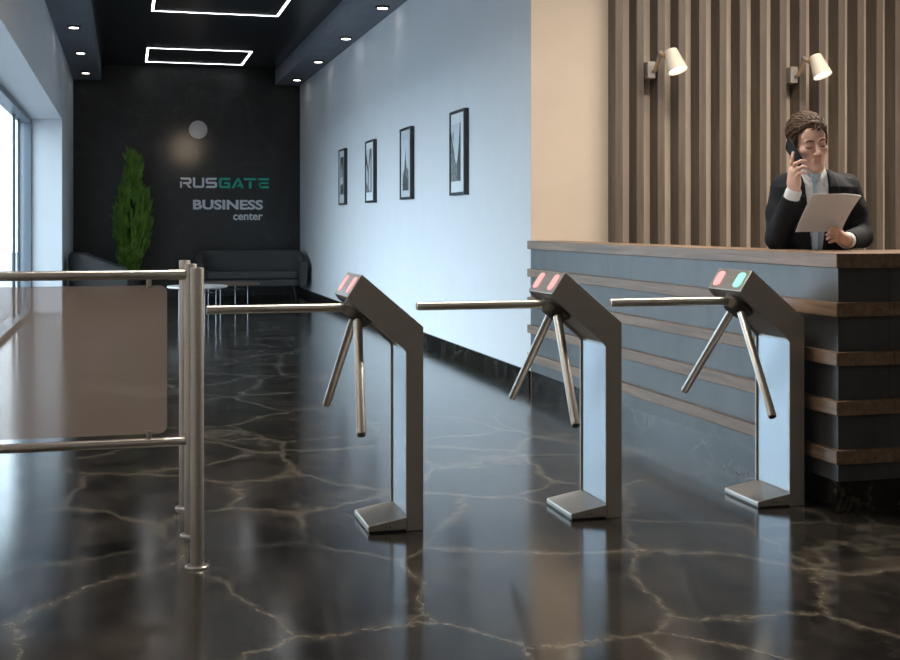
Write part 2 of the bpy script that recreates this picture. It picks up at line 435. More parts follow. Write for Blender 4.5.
sl[0].data = sl[0].data.copy(); sl[0].data.materials[0] = M_TEAL; sl[0]['label'] = 'mint green status lamp'

# ------------------------------------------------------------------ railing and posts
def post(parent=None, loc=(0, 0, 0), name='post'):
    b = MB().lathe([(.0235, 0), (.0235, 1.043), (.0215, 1.047), (.0, 1.047)], seg=28)
    p = b.build(name, M_STEEL, parent, smooth=40, loc=loc)
    MB().lathe([(.040, 0), (.040, .006), (.036, .010), (.0238, .011)], seg=28).build('base_flange', M_TUBE, p, smooth=40)
    return p
rl = thing('glass_railing', (.24, 4.83, 0), 'low steel railing with bronze tinted glass panel, running to left picture edge', 'railing')
post(rl)
MB().tube([(-1.05, 0, 1.006), (-.08, 0, 1.006)], .0185, 20).build('top_rail', M_TUBE, rl, smooth=40)
MB().tube([(-.082, 0, 1.006), (-.02, 0, 1.006)], [.0205, .0205], 20).build('rail_sleeve', M_TUBE, rl, smooth=40)
MB().tube([(-1.05, 0, .366), (-.02, 0, .366)], .0175, 20).build('bottom_rail', M_TUBE, rl, smooth=40)
def rrect(x0, x1, z0, z1, r, n=8):
    out = []
    for cx, cz, a0 in ((x1-r, z1-r, 0), (x0+r, z1-r, PI/2), (x0+r, z0+r, PI), (x1-r, z0+r, 1.5*PI)):
        for k in range(n+1):
            a = a0+PI/2*k/n; out.append((cx+r*math.cos(a), cz+r*math.sin(a)))
    return out
tag(MB().prism(rrect(-.98, -.088, .400, .966, .03), 1, -.004, .004).build('glass_panel', M_SMOKE, rl), 'bronze tinted see-through panel')
for x in (-.155, -.86):
    for z0, z1 in ((.955, .992), (.378, .412)):
        MB().box(x-.009, x+.009, -.008, .008, z0, z1).build('clamp', M_TUBE, rl, bevel=.002)
MB().lathe([(.035, 0), (.035, .012), (.0, .012)], (-1.066, 0, 1.006), 20, (1, 0, 0)).build('wall_flange', M_TUBE, rl, smooth=40)
p1 = post(None, (.24, 4.38, 0), 'barrier_post'); tag(p1, 'front brushed steel barrier post standing nearest the camera, right of the railing', 'post', 'free-standing barrier posts')
p2 = post(None, (.24, 5.305, 0), 'barrier_post'); tag(p2, 'rear brushed steel barrier post, seen leftmost behind the railing end', 'post', 'free-standing barrier posts')

# ------------------------------------------------------------------ pictures on the right wall
def picture(y0, y1, z0, z1, label, kind):
    t = thing('picture_frame', (XR, (y0+y1)/2, (z0+z1)/2), label, 'picture', 0, 'framed photographs on the hall wall')
    hy, hz, w, dp = (y1-y0)/2, (z1-z0)/2, .026, .045
    f = MB()
    f.box(-dp, 0, -hy, -hy+w, -hz, hz); f.box(-dp, 0, hy-w, hy, -hz, hz)
    f.box(-dp, 0, -hy+w, hy-w, -hz, -hz+w); f.box(-dp, 0, -hy+w, hy-w, hz-w, hz)
    f.build('frame', M_FRAME, t, bevel=.003)
    MB().box(-.034, -.002, -hy+w, hy-w, -hz+w, hz-w).build('mat_board', M_MATW if kind in 'bd' else M_MAT, t)
    # print area; y grows away from the camera (left in the photo)
    a0, a1, c0, c1 = {'a': (-.14, .14, -.24, .27), 'b': (-.11, .232, -.25, .27), 'c': (-.165, .165, -.28, .25), 'd': (-.105, .224, -.25, .26)}[kind]
    p = MB(); X = -.0352
    def poly(pts, mi, k):
        p.mi = mi; x = X-.0006*k
        vs = [(x, a0+(a1-a0)*q[0], c0+(c1-c0)*q[1]) for q in pts]
        p.add(vs, [tuple(range(len(vs)))])
    poly([(0, 0), (1, 0), (1, 1), (0, 1)], 0 if kind != 'a' else 1, 0)
    if kind == 'd':
        poly([(0, 0), (1, 0), (1, .30), (.62, .42), (.45, .30), (0, .55)], 1, 1)
        poly([(0, 0), (.30, 0), (.34, .3), (.16, .66), (.06, 1), (0, 1)], 2, 2)
        poly([(1, .2), (1, .85), (.72, .52), (.6, .4), (.7, .2)], 1, 3)
        poly([(1, .78), (1, .90), (.60, .44), (.62, .40)], 2, 4)
        poly([(.72, .70), (.80, .78), (.76, .90), (.70, .84)], 1, 5)
    elif kind == 'b':
        poly([(0, 0), (.16, 0), (.16, 1), (0, 1)], 2, 1)
        poly([(.16, 1), (.16, .86), (.50, .50), (.56, .56), (.30, 1)], 2, 2)
        poly([(1, .95), (1, .70), (.66, .46), (.56, .52)], 2, 3)
        poly([(.46, .55), (.66, .52), (.62, .1), (.5, .1)], 1, 4)
        poly([(.16, 0), (1, 0), (1, .30), (.6, .12)], 1, 5)
    elif kind == 'c':
        poly([(.05, 0), (.95, 0), (.92, .35), (.70, .42), (.60, .62), (.54, .88), (.48, .62), (.36, .45), (.1, .4)], 1, 1)
        poly([(.1, 0), (.9, 0), (.9, .2), (.6, .34), (.2, .22)], 2, 2)
        poly([(.46, .3), (.62, .3), (.58, .66), (.5, .66)], 2, 3)
    else:
        poly([(.1, .66), (.9, .72), (.9, 1), (.1, 1)], 2, 1)
        poly([(.1, .30), (.9, .26), (.9, .44), (.3, .48)], 0, 2)
        poly([(.1, .04), (.9, .04), (.8, .22), (.2, .26)], 2, 3)
        poly([(.42, .44), (.60, .44), (.56, .8), (.46, .8)], 0, 4)
    p.build('photograph', [G_LIGHT, G_MID, G_DARK], t, fix=False)
    return t
picture(16.23, 16.70, 1.458, 2.213, 'black framed small grey photograph, farthest of the four along the hall wall', 'a')
picture(14.234, 14.757, 1.456, 2.203, 'black framed photograph of dark V-shaped lines on white, second from back wall', 'b')
picture(12.286, 12.80, 1.456, 2.206, 'black framed photograph of a grey pointed tower, third from back wall', 'c')
picture(10.214, 10.72, 1.454, 2.203, 'black framed photograph of a bright sky between dark slopes, largest and nearest in view', 'd')

# ------------------------------------------------------------------ sign on the back wall
def letters(parent, nm, m, glyphs, x, z, w, h, pitch, st, dep=.022):
    b = MB(); y1 = -.0005; y0 = -dep
    for g in glyphs:
        for s in STROKES[g]:
            pts = [(x+px*w, z+pz*h) for px, pz in s]
            b.prism(pts, 1, y0, y1)
        x += pitch
    return b.build(nm, m, parent)
def bar(x0, z0, x1, z1): return [(x0, z0), (x1, z0), (x1, z1), (x0, z1)]
S_ = .22; V_ = .20
STROKES = {
 'R': [[(.10, 1-S_), (.0, 1), (.86, 1), (1, .86), (.88, 1-S_)], bar(.80, .46, 1, .88), [(.26, .36), (.26, .56), (.9, .56), (1, .5), (.88, .36)], [(.0, 0), (.0, .62), (.17, .62), (.17, 0)], [(.52, .38), (.72, .38), (1.02, 0), (.76, 0)]],
 'U': [bar(0, .12, V_, 1), bar(1-V_, .12, 1, 1), [(0, .14), (.14, 0), (.86, 0), (1, .14), (.9, S_), (.1, S_)]],
 'S': [[(.14, 1), (1, 1), (.92, 1-S_), (.1, 1-S_), (0, .88)], bar(0, .5, V_, .88), [(0, .52), (.1, .39), (.88, .39), (1, .5), (.9, .61), (.1, .61)], bar(1-V_, .12, 1, .5), [(0, 0), (.86, 0), (1, .14), (.9, S_), (.08, S_)]],
 'G': [[(.14, 1), (1, 1), (1, 1-S_), (.1, 1-S_), (0, .86)], bar(0, .14, V_+.03, .86), [(0, .14), (.14, 0), (1, 0), (1, S_), (.1, S_)], bar(1-V_, S_, 1, .40), bar(.45, .38, 1, .58)],
 'A': [[(-.04, 0), (.20, 0), (.66, 1), (.44, 1)], [(.82, 0), (1.06, 0), (.66, 1), (.44, 1)], [(.42, .16), (.86, .16), (.78, .36), (.52, .36)]],
 'T': [[(-.12, 1), (1.0, 1), (1.0, 1-S_), (-.04, 1-S_)], bar(.36, 0, .60, .66)],
 'E': [bar(.02, 1-S_, 1, 1), bar(.02, 0, .24, .62), bar(.02, .42, .96, .62), bar(.02, 0, 1, S_)],
}
sg = thing('wall_sign', (.866, YB, 1.80), 'grey and green RUSGATE lettering on the black marble wall', 'sign')
letters(sg, 'grey_letters', M_GREYL, 'RUS', 0, 0, .185, .172, .2095, .03)
letters(sg, 'green_letters', M_GREENL, 'GATE', .635, 0, .188, .172, .214, .03)
sg2 = thing('wall_sign', (1.077, YB, 1.43), 'grey BUSINESS center lettering on the black marble wall, below the green word', 'sign')
def text_mesh(body, x0, x1, z, capz, nm, parent, off=.0):
    cu = D.curves.new('txt', 'FONT'); cu.body = body; cu.size = 1; cu.extrude = .05; cu.offset = off; cu.resolution_u = 4
    o = D.objects.new('txt', cu); COL.objects.link(o)
    bpy.context.view_layer.update()
    dg = bpy.context.evaluated_depsgraph_get()
    me = D.meshes.new_from_object(o.evaluated_get(dg))
    D.objects.remove(o)
    co = np.array([v.co[:] for v in me.vertices])
    mn, mx = co.min(0), co.max(0)
    sx = (x1-x0)/(mx[0]-mn[0]); sz = capz/(mx[1]-mn[1])
    for v in me.vertices:
        x, y, zz = v.co
        v.co = (x0+(x-mn[0])*sx, -.012+(-zz)*.2, z+(y-mn[1])*sz)
    me.materials.clear(); me.materials.append(M_GREYL); me.name = nm
    return link(nm, me, parent)
text_mesh('BUSINESS', 0, 1.155, .01, .165, 'large_letters', sg2, .032)
text_mesh('center', .66, 1.152, -.165, .118, 'small_letters', sg2, .02)
dl = thing('wall_lamp', (1.159, YB, 2.765), 'round grey disc lamp on black back wall above the lettering', 'wall lamp')
MB().lathe([(.06, 0), (.06, .03), (.0, .03)], seg=24, axis=(0, -1, 0)).build('mount', M_BLACKPL, dl)
MB().lathe([(.140, .028), (.152, .034), (.152, .046), (.146, .05), (.0, .052)], seg=40, axis=(0, -1, 0)).build('disc', M_DISC, dl, smooth=40)

# ------------------------------------------------------------------ plant
def plant(loc):
    t = thing('potted_tree', loc, 'slim pointed green conifer in a dark planter by the black back wall', 'plant')
    MB().lathe([(.15, 0), (.17, .02), (.20, .42), (.205, .44), (.18, .44), (.17, .40), (.0, .39)], seg=28).build('planter', M_POT, t, smooth=40)
    MB().tube([(0, 0, .38), (.01, 0, .9), (0, .01, 1.6), (.0, 0, 2.1)], [.03, .026, .018, .006], 8).build('trunk', M_BARK, t, smooth=60)
    b = MB(); rnd = random.Random(3)
    def width(z):      # outline of the crown
        pts = [(.46, .13), (.62, .20), (.9, .28), (1.25, .32), (1.55, .29), (1.68, .22), (1.76, .12), (1.95, .095), (2.15, .08), (2.28, .045), (2.36, .0)]
        for (z0, w0), (z1, w1) in zip(pts[:-1], pts[1:]):
            if z0 <= z <= z1: return w0+(w1-w0)*(z-z0)/(z1-z0)
        return 0
    tufts = []
    for k in range(420):
        z = .5+1.78*rnd.random()**.9; w = width(z)
        if rnd.random() > w/.32+.18: continue
        a = rnd.random()*2*PI; r = w*(.45+.55*rnd.random()**.5)
        tufts.append((r*math.cos(a), r*math.sin(a), z, a))
    for (x, y, z, a) in tufts:
        for j in range(15):
            l = .10+.09*rnd.random(); wd = .011+.008*rnd.random()
            aa = a+rnd.gauss(0, .7); til = .15+.5*rnd.random()
            dr = Vector((math.cos(aa)*til, math.sin(aa)*til, 1)).normalized()
            p = Vector((x*.8+rnd.gauss(0, .022), y+rnd.gauss(0, .022), z-.06+rnd.gauss(0, .035)))
            sd = dr.cross(Vector((math.cos(aa+rnd.gauss(0, .8)), math.sin(aa+rnd.gauss(0, .8)), .2))).normalized()
            up = dr.cross(sd)*.012
            b.add([p, p+dr*l*.5+sd*wd+up, p+dr*l, p+dr*l*.5-sd*wd+up], [(0, 1, 2), (0, 2, 3)])
    b.build('foliage', M_LEAF, t, fix=False)
plant((.10, 19.75, 0))

# ------------------------------------------------------------------ seating group at the back
def sofa(w, dpt, loc, rz, label, backh=.78, armh=.60, name='sofa', cat='sofa'):
    """tub seat: x across, front towards -y"""
    t = thing(name, loc, label, cat, rz)
    hw = w/2
    path = []                                    # outline of the wrap-round back, left arm front -> right arm front
    r = .30
    y_f, y_b = -dpt*.40, dpt/2-.07
    xs = hw-.07
    path.append((-xs, y_f)); path.append((-xs, (y_f+y_b-r)/2))
    for k in range(7): a = PI-PI/2*k/6; path.append((-xs+r+r*math.cos(a), y_b-r+r*math.sin(a)))
    for k in range(1, 5): path.append((-xs+r+(2*xs-2*r)*k/5, y_b))
    for k in range(7): a = PI/2-PI/2*k/6; path.append((xs-r+r*math.cos(a), y_b-r+r*math.sin(a)))
    path.append((xs, (y_f+y_b-r)/2)); path.append((xs, y_f))
    n = len(path); vs = []; fs = []; ns = 14
    for i, (x, y) in enumerate(path):
        p = Vector((x, y, 0)); q0 = Vector((*path[max(i-1, 0)], 0)); q1 = Vector((*path[min(i+1, n-1)], 0))
        tdir = (q1-q0).normalized(); nr = Vector((tdir.y, -tdir.x, 0))
        f = (y-y_f)/(y_b-y_f); zt = armh+(backh-armh)*min(1, max(0, f*1.25))**1.2
        zb = .22; th = .065
        for k in range(ns):
            a = 2*PI*k/ns; ca, sa = math.cos(a), math.sin(a)
            cx = abs(ca)**.55*math.copysign(1, ca); sz = abs(sa)**.45*math.copysign(1, sa)
            lean = .035*(sz*.5+.5)
            q = p+nr*(-th*cx-lean)+Vector((0, 0, (zt+zb)/2+(zt-zb)/2*sz)); vs.append(q)
    for i in range(n-1):
        for k in range(ns):
            k2 = (k+1) % ns; fs.append((i*ns+k, i*ns+k2, (i+1)*ns+k2, (i+1)*ns+k))
    fs.append(tuple(range(ns))); fs.append(tuple(range((n-1)*ns, n*ns)))
    MB().add(vs, fs).build('backrest', M_SOFA, t, smooth=60)
    MB().prism(rrect(-xs+.04, xs-.04, -dpt/2, y_b-.03, .12, 6), 2, .22, .33).build('seat_base', M_SOFA, t, smooth=50, bevel=.02, seg=3)
    MB().prism(rrect(-xs+.05, xs-.05, -dpt/2-.01, y_b-.05, .12, 6), 2, .335, .46).build('seat_cushion', M_SOFA, t, smooth=50, bevel=.035, seg=4)
    for sx in (-1, 1):
        for y in (-dpt/2+.12, dpt/2-.16):
            MB().tube([(sx*(xs-.14), y, .225), (sx*(xs-.09), y, 0)], [.024, .013], 10).build('leg', M_LEG, t, smooth=40)
    return t
sofa(1.70, .82, (1.92, 19.75, 0), 0, 'charcoal tub sofa under the lettering, against black back wall')
sofa(.98, .86, (-.33, 18.0, 0), PI/2, 'charcoal tub armchair by left wall, beside the conifer', .80, .58, 'armchair', 'armchair')
def table(loc, r, h, mtop, label):
    t = thing('coffee_table', loc, label, 'coffee table', 0, 'round coffee tables before the sofa')
    MB().lathe([(r-.012, h-.028), (r, h-.018), (r, h-.004), (r-.006, h), (.0, h)], seg=48).build('table_top', mtop, t, smooth=30)
    q = r*.66; fr = MB()
    for k in range(4):
        a = PI*.36+PI/2*k; x, y = q*math.cos(a), q*math.sin(a)
        MB().tube([(x, y, 0), (x, y, h-.026)], .006, 10).build('leg', M_CHROME, t, smooth=40)
        a2 = a+PI/2; fr.tube([(x, y, h-.085), (q*math.cos(a2), q*math.sin(a2), h-.085)], .0045, 8)
    fr.build('brace', M_CHROME, t, smooth=40)
table((.845, 15.35, 0), .365, .446, M_TABLEW, 'round coffee table with pale top and thin metal legs, nearer of two')
table((1.29, 16.3, 0), .41, .432, M_TABLEB, 'round coffee table with brown top and thin metal legs, behind pale one')

# ------------------------------------------------------------------ wall lamps on the slats
def wall_light(x, z, label):
    t = thing('wall_lamp', (x, YE-.175, z), label, 'wall lamp', 0, 'reading lamps on the slatted wall')
    MB().box(-.030, .030, 0, .172, -.062, .062).build('wall_plate', M_PLATE, t, bevel=.004)
    MB().tube([(.012, 0, -.012), (.012, -.030, -.012)], .014, 16).build('pivot', M_CHROME, t, smooth=40)
    A_, B_, C_ = Vector((.012, -.03, -.012)), Vector((.022, -.10, .110)), Vector((.062, -.150, .062))
    MB().tube([A_, B_], [.013, .013], 10).build('lower_arm', M_OAK, t, smooth=40)
    MB().tube([A_+Vector((-.006, -.018, .03)), B_+Vector((-.012, -.01, .006))], [.006, .006], 8).build('spring_rod', M_CHROME, t, smooth=40)
    MB().tube([B_, C_], [.013, .013], 10).build('upper_arm', M_OAK, t, smooth=40)
    MB().tube([B_+Vector((0, -.014, 0)), B_+Vector((0, .014, 0))], .016, 14).build('elbow_joint', M_CHROME, t, smooth=40)
    ax = Vector((.17, -.36, -.92)).normalized(); top = Vector((.072, -.17, .122))
    s = MB().lathe([(.0, .0), (.042, .0), (.046, .004), (.072, .168), (.0695, .168), (.043, .008), (.0, .006)], top, 32, ax).build('lamp_shade', M_SHADE, t, smooth=35)
    tag(MB().lathe([(.0655, .150), (.064, .153), (.0, .155)], top, 28, ax).build('light_source', M_BULB, t, smooth=40), 'glowing white lamp opening')
    wp = Vector((x, YE-.175, z))+top+ax*.18
    lamp('SPOT', 'lamp_beam', wp, 9, (1, .84, .66), wp+ax, spot_size=2.3, spot_blend=.6, shadow_soft_size=.05)
wall_light(3.735, 2.333, 'cream cone wall lamp on oak arm, left one on the slatted wall')
wall_light(4.905, 2.333, 'cream cone wall lamp on oak arm, right one above the man in the suit')
#PERSON-BEGIN
# ------------------------------------------------------------------ the man behind the counter
class Field:
    def __init__(s, lo, hi, h):
        s.lo = np.array(lo, float); s.h = h
        s.n = np.ceil((np.array(hi)-s.lo)/h).astype(int)+1
        s.F = np.full(s.n, .5, np.float32)
    def sl(s, lo, hi):
        a = np.clip(np.floor((np.array(lo)-s.lo)/s.h).astype(int), 0, s.n); b = np.clip(np.ceil((np.array(hi)-s.lo)/s.h).astype(int)+1, 0, s.n)
        ix = tuple(slice(i, j) for i, j in zip(a, b))
        g = [s.lo[k]+s.h*np.arange(a[k], b[k]) for k in range(3)]
        X, Y, Z = np.meshgrid(*g, indexing='ij')
        return ix, X.astype(np.float32), Y.astype(np.float32), Z.astype(np.float32)
    def op(s, fn, lo, hi, k=.01, mode='u', pad=None):
        pad = max(k, 3*s.h)+.004 if pad is None else pad
        ix, X, Y, Z = s.sl(np.array(lo)-pad, np.array(hi)+pad)
        if X.size == 0: return
        d = fn(X, Y, Z); f = s.F[ix]
        if mode == 's': d = -d; a, b = -f, -d
        if mode == 'u':
            hh = np.clip(.5+.5*(f-d)/k, 0, 1); s.F[ix] = f*(1-hh)+d*hh-k*hh*(1-hh)
        else:           # subtraction: max(f, -d)
            hh = np.clip(.5-.5*(f-d)/k, 0, 1); s.F[ix] = f*(1-hh)+d*hh+k*hh*(1-hh)
    def cone(s, a, b, ra, rb=None, k=.01, mode='u', T=None):
        rb = ra if rb is None else rb
        if T is not None: a, b = T(a), T(b); ra *= T.s; rb *= T.s
        a = np.array(a, float); b = np.array(b, float); ab = b-a; l2 = max(ab @ ab, 1e-9)
        def fn(X, Y, Z):
            t = np.clip(((X-a[0])*ab[0]+(Y-a[1])*ab[1]+(Z-a[2])*ab[2])/l2, 0, 1)
            return np.sqrt((X-a[0]-t*ab[0])**2+(Y-a[1]-t*ab[1])**2+(Z-a[2]-t*ab[2])**2)-(ra+(rb-ra)*t)
        r = max(ra, rb); s.op(fn, np.minimum(a, b)-r, np.maximum(a, b)+r, k, mode)
    def chain(s, pts, rs, k=.01, **kw):
        for i in range(len(pts)-1): s.cone(pts[i], pts[i+1], rs[i], rs[i+1], k, **kw)
    def ell(s, c, r, k=.01, mode='u', T=None, R=None):
        r = np.array(r, float); M = np.eye(3) if R is None else np.array(R)
        if T is not None: c = T(c); r = r*T.s; M = T.R @ M
        c = np.array(c, float)
        def fn(X, Y, Z):
            x, y, z = X-c[0], Y-c[1], Z-c[2]
            p = [(M[0, i]*x+M[1, i]*y+M[2, i]*z)/r[i] for i in range(3)]
            q = np.sqrt(p[0]**2+p[1]**2+p[2]**2)
            q2 = np.sqrt((p[0]/r[0])**2+(p[1]/r[1])**2+(p[2]/r[2])**2)
            return q*(q-1)/np.maximum(q2, 1e-6)
        m = r.max(); s.op(fn, c-m, c+m, k, mode)
    def loft(s, zs, a, b, cx=None, cy=None, k=.02, mode='u', n=2.3, grow=0.):
        zs = np.array(zs); a = np.array(a)+grow; b = np.array(b)+grow
        cx = np.zeros(len(zs)) if cx is None else np.array(cx); cy = np.zeros(len(zs)) if cy is None else np.array(cy)
        def fn(X, Y, Z):
            A_ = np.interp(Z, zs, a); B_ = np.interp(Z, zs, b); x = np.abs(X-np.interp(Z, zs, cx))/A_; y = np.abs(Y-np.interp(Z, zs, cy))/B_
            q = (x**n+y**n)**(1/n)
            d = (q-1)*np.minimum(A_, B_)
            return np.maximum(d, np.maximum(zs[0]-Z, Z-zs[-1]))
        s.op(fn, ((cx-a).min(), (cy-b).min(), zs[0]), ((cx+a).max(), (cy+b).max(), zs[-1]), k, mode)
    def mesh(s):
        """surface nets"""
        F = s.F; n = np.array(F.shape); neg = F < 0
        c = np.zeros(n-1, np.int8)
        for dx in (0, 1):
            for dy in (0, 1):
                for dz in (0, 1):
                    c += neg[dx:n[0]-1+dx, dy:n[1]-1+dy, dz:n[2]-1+dz]
        act = (c > 0) & (c < 8)
        idx = np.full(n-1, -1, np.int64); cells = np.argwhere(act); idx[act] = np.arange(len(cells))
        acc = np.zeros((len(cells), 3)); cnt = np.zeros(len(cells))
        offs = [(i, j, k) for i in (0, 1) for j in (0, 1) for k in (0, 1)]
        for p in offs:
            for ax in range(3):
                if p[ax]: continue
                q = list(p); q[ax] = 1
                fa = F[cells[:, 0]+p[0], cells[:, 1]+p[1], cells[:, 2]+p[2]]; fb = F[cells[:, 0]+q[0], cells[:, 1]+q[1], cells[:, 2]+q[2]]
                m = (fa < 0) != (fb < 0)
                t = np.where(m, fa/np.where(m, fa-fb, 1), 0)
                pos = np.tile(np.array(p, float), (len(cells), 1)); pos[:, ax] += t
                acc[m] += pos[m]; cnt[m] += 1
        V = s.lo+s.h*(cells+acc/cnt[:, None])
        Q = []
        for ax in range(3):
            u, w = [(1, 2), (2, 0), (0, 1)][ax]
            e0 = [slice(1, -1)]*3; e1 = [slice(1, -1)]*3
            e0[ax] = slice(0, -1); e1[ax] = slice(1, None)
            A_ = neg[tuple(e0)]; B_ = neg[tuple(e1)]
            for flip, m in ((False, A_ & ~B_), (True, ~A_ & B_)):
                e = np.argwhere(m); 
                if len(e) == 0: continue
                base = e.copy(); base[:, u] += 1; base[:, w] += 1
                def at(du, dw):
                    q = base.copy(); q[:, u] -= du; q[:, w] -= dw
                    return idx[q[:, 0], q[:, 1], q[:, 2]]
                quad = np.stack([at(1, 1), at(0, 1), at(0, 0), at(1, 0)], 1)
                Q.append(quad[:, ::-1] if flip else quad)
        Q = np.concatenate(Q)
        return V, Q[(Q >= 0).all(1)]
    def build(s, name, mats, parent, mfn=None, relax=1):
        V, Q = s.mesh()
        for _ in range(relax):
            acc = np.zeros_like(V); cnt = np.zeros(len(V))
            for i in range(4):
                np.add.at(acc, Q[:, i], V[Q[:, (i+1) % 4]]); np.add.at(cnt, Q[:, i], 1)
                np.add.at(acc, Q[:, i], V[Q[:, (i-1) % 4]]); np.add.at(cnt, Q[:, i], 1)
            V = V*.6+.4*acc/np.maximum(cnt, 1)[:, None]
        me = D.meshes.new(name); me.from_pydata(V.tolist(), [], Q.tolist())
        mats = mats if isinstance(mats, (list, tuple)) else [mats]
        for m in mats: me.materials.append(m)
        if mfn is not None:
            c = V[Q].mean(1); me.polygons.foreach_set('material_index', mfn(c).astype(np.int32).tolist())
        return link(name, me, parent, smooth=180)
class Xf:
    def __init__(s, R, t, sc): s.R = np.array(R); s.t = np.array(t); s.s = sc
    def __call__(s, p): return s.R @ (np.array(p, float)*s.s)+s.t
    def inv(s, P): return ((P-s.t) @ s.R)/s.s
def rotm(ax, a): return np.array(Matrix.Rotation(a, 3, ax))

def man():
    d0 = 6.0; lat = 365/1230*d0
    root = (lat*CY+d0*SY, d0*CY-lat*SY, 0)
    t = thing('person', root, 'man in dark navy suit and pale tie, standing on the phone behind the counter', 'person', -YAW)
    # head: canonical frame faces -y, origin between the ears at eye level
    R = rotm('Z', math.radians(4)) @ rotm('Y', math.radians(-8)) @ rotm('X', math.radians(8))
    H = Xf(R, (-.046, -.055, 1.590), 1.08)
    # joints
    sR, eR, wR = np.array((-.142, .02, 1.378)), np.array((-.190, -.045, 1.130)), np.array((-.150, -.165, 1.355))
    sL, eL, wL = np.array((.158, .02, 1.378)), np.array((.200, -.055, 1.140)), np.array((.060, -.285, 1.122))
    # ---------------- body (skin)
    f = Field((-.34, -.46, -.005), (.34, .24, 1.76), .0037)
    f.ell((0, .018, .042), (.073, .092, .072), .01, T=H)
    f.ell((0, -.024, -.035), (.061, .062, .082), .03, T=H)
    f.ell((0, -.055, -.070), (.034, .030, .030), .02, T=H)
    f.ell((0, -.062, .035), (.052, .026, .045), .02, T=H)
    f.cone((-.050, .0, -.062), (-.016, -.066, -.106), .022, .019, .02, T=H); f.cone((.050, .0, -.062), (.016, -.066, -.106), .022, .019, .02, T=H)
    f.ell((0, -.074, -.110), (.022, .018, .016), .012, T=H)
    for sx in (-1, 1):
        f.ell((sx*.044, -.056, -.026), (.020, .022, .018), .016, T=H)          # cheekbone
        f.ell((sx*.032, -.105, -.002), (.019, .024, .013), .012, 's', T=H)      # eye socket
        f.ell((sx*.0315, -.076, -.002), (.0165, .0130, .0120), .003, T=H)        # closed lid over the eye
        f.cone((sx*.016, -.088, .016), (sx*.044, -.080, .017), .0065, .0055, .012, T=H)   # brow ridge
        f.ell((sx*.076, .014, -.012), (.010, .019, .031), .004, T=H)            # ear
        f.ell((sx*.080, .010, -.012), (.005, .010, .018), .003, 's', T=H)
    f.cone((0, -.086, .006), (0, -.108, -.036), .0085, .0115, .009, T=H)        # nose
    for sx in (-1, 1): f.ell((sx*.0125, -.097, -.041), (.0085, .010, .0075), .005, T=H)
    f.cone((-.015, -.0850, -.0660), (.015, -.0850, -.0660), .0052, .0052, .008, T=H)
    f.cone((-.013, -.0845, -.0785), (.013, -.0845, -.0785), .0060, .0060, .008, T=H)
    f.cone((-.022, -.0925, -.0720), (.022, -.0925, -.0720), .0024, .0024, .003, 's', T=H)
    # neck, trunk, limbs
    f.cone(H((0, .030, -.06)), (-.014, .015, 1.40), .058, .064, .02)
    zb = [.80, .92, 1.05, 1.2, 1.3, 1.38, 1.43]
    f.loft(zb, [.150, .142, .128, .145, .158, .155, .085], [.10, .098, .092, .098, .10, .085, .06], k=.02)
    f.chain([sR, eR, wR], [.047, .036, .026], .02); f.chain([sL, eL, wL], [.047, .036, .026], .02)
    for sx in (-1, 1):
        f.chain([(sx*.085, .0, .84), (sx*.09, -.01, .46), (sx*.092, .015, .09)], [.085, .052, .036], .03)
        f.chain([(sx*.092, .03, .045), (sx*.098, -.13, .03)], [.038, .028], .02)
    # hand at the phone: palm faces +x (the cheek)
    f.chain([wR, (-0.1505, -0.1720, 1.3950), (-0.1500, -0.1800, 1.4420)], [.027, .030, .030], .015)
    f.cone((-0.1520, -0.1500, 1.4150), (-0.1530, -0.1600, 1.4520), .024, .022, .012)
    fing = lambda pts, r0, k=.0035: f.chain(pts, list(np.linspace(r0*.95, r0*.76, len(pts))), k)
    fing([(-0.1560, -0.1580, 1.4520), (-0.1630, -0.1720, 1.4900), (-0.1580, -0.1720, 1.5170), (-0.1520, -0.1660, 1.5380)], .0105)       # index, straight up the phone
    fing([(-0.1550, -0.1800, 1.4520), (-0.1550, -0.2050, 1.4830), (-0.1320, -0.2220, 1.4950), (-0.1080, -0.2120, 1.4960)], .0108)       # middle, hooked round
    fing([(-0.1520, -0.1940, 1.4380), (-0.1480, -0.2200, 1.4600), (-0.1280, -0.2340, 1.4680), (-0.1080, -0.2220, 1.4640)], .0104)
    fing([(-0.1490, -0.2020, 1.4200), (-0.1420, -0.2220, 1.4380), (-0.1260, -0.2320, 1.4420), (-0.1100, -0.2220, 1.4370)], .0092)
    fing([(-0.1400, -0.1500, 1.4000), (-0.1220, -0.1420, 1.4300), (-0.1180, -0.1400, 1.4640), (-0.1200, -0.1340, 1.4900)], .0115, .009)   # thumb, behind
    # hand holding the paper: fingers on the outer side of the sheet, thumb behind
    f.chain([wL, (.036, -.318, 1.130), (.004, -.345, 1.148)], [.026, .029, .027], .015)
    f.cone((.028, -.330, 1.118), (.004, -.352, 1.132), .020, .018, .012)
    fing([(.004, -.352, 1.166), (-.016, -.386, 1.180), (-.036, -.396, 1.178), (-.050, -.392, 1.170)], .0100)
    fing([(-.004, -.354, 1.152), (-.026, -.388, 1.162), (-.048, -.396, 1.158), (-.062, -.390, 1.150)], .0102)
    fing([(-.006, -.354, 1.137), (-.026, -.384, 1.143), (-.046, -.390, 1.139), (-.058, -.384, 1.132)], .0098)
    fing([(-.002, -.352, 1.124), (-.018, -.374, 1.125), (-.034, -.378, 1.121), (-.045, -.373, 1.116)], .0086)
    fing([(.034, -.312, 1.150), (.020, -.318, 1.178), (.004, -.330, 1.192), (-.010, -.338, 1.200)], .0112, .008)
    def zone(c):
        q = H.inv(c); x, y, z = q[:, 0], q[:, 1], q[:, 2]
        return ((y < -.075) & (np.abs(x) < .0215-1.1*np.abs(z+.0722)) & (z > -.0825) & (z < -.0635)).astype(int)
    body = f.build('body', [M_SKIN, M_LIP], t, zone)
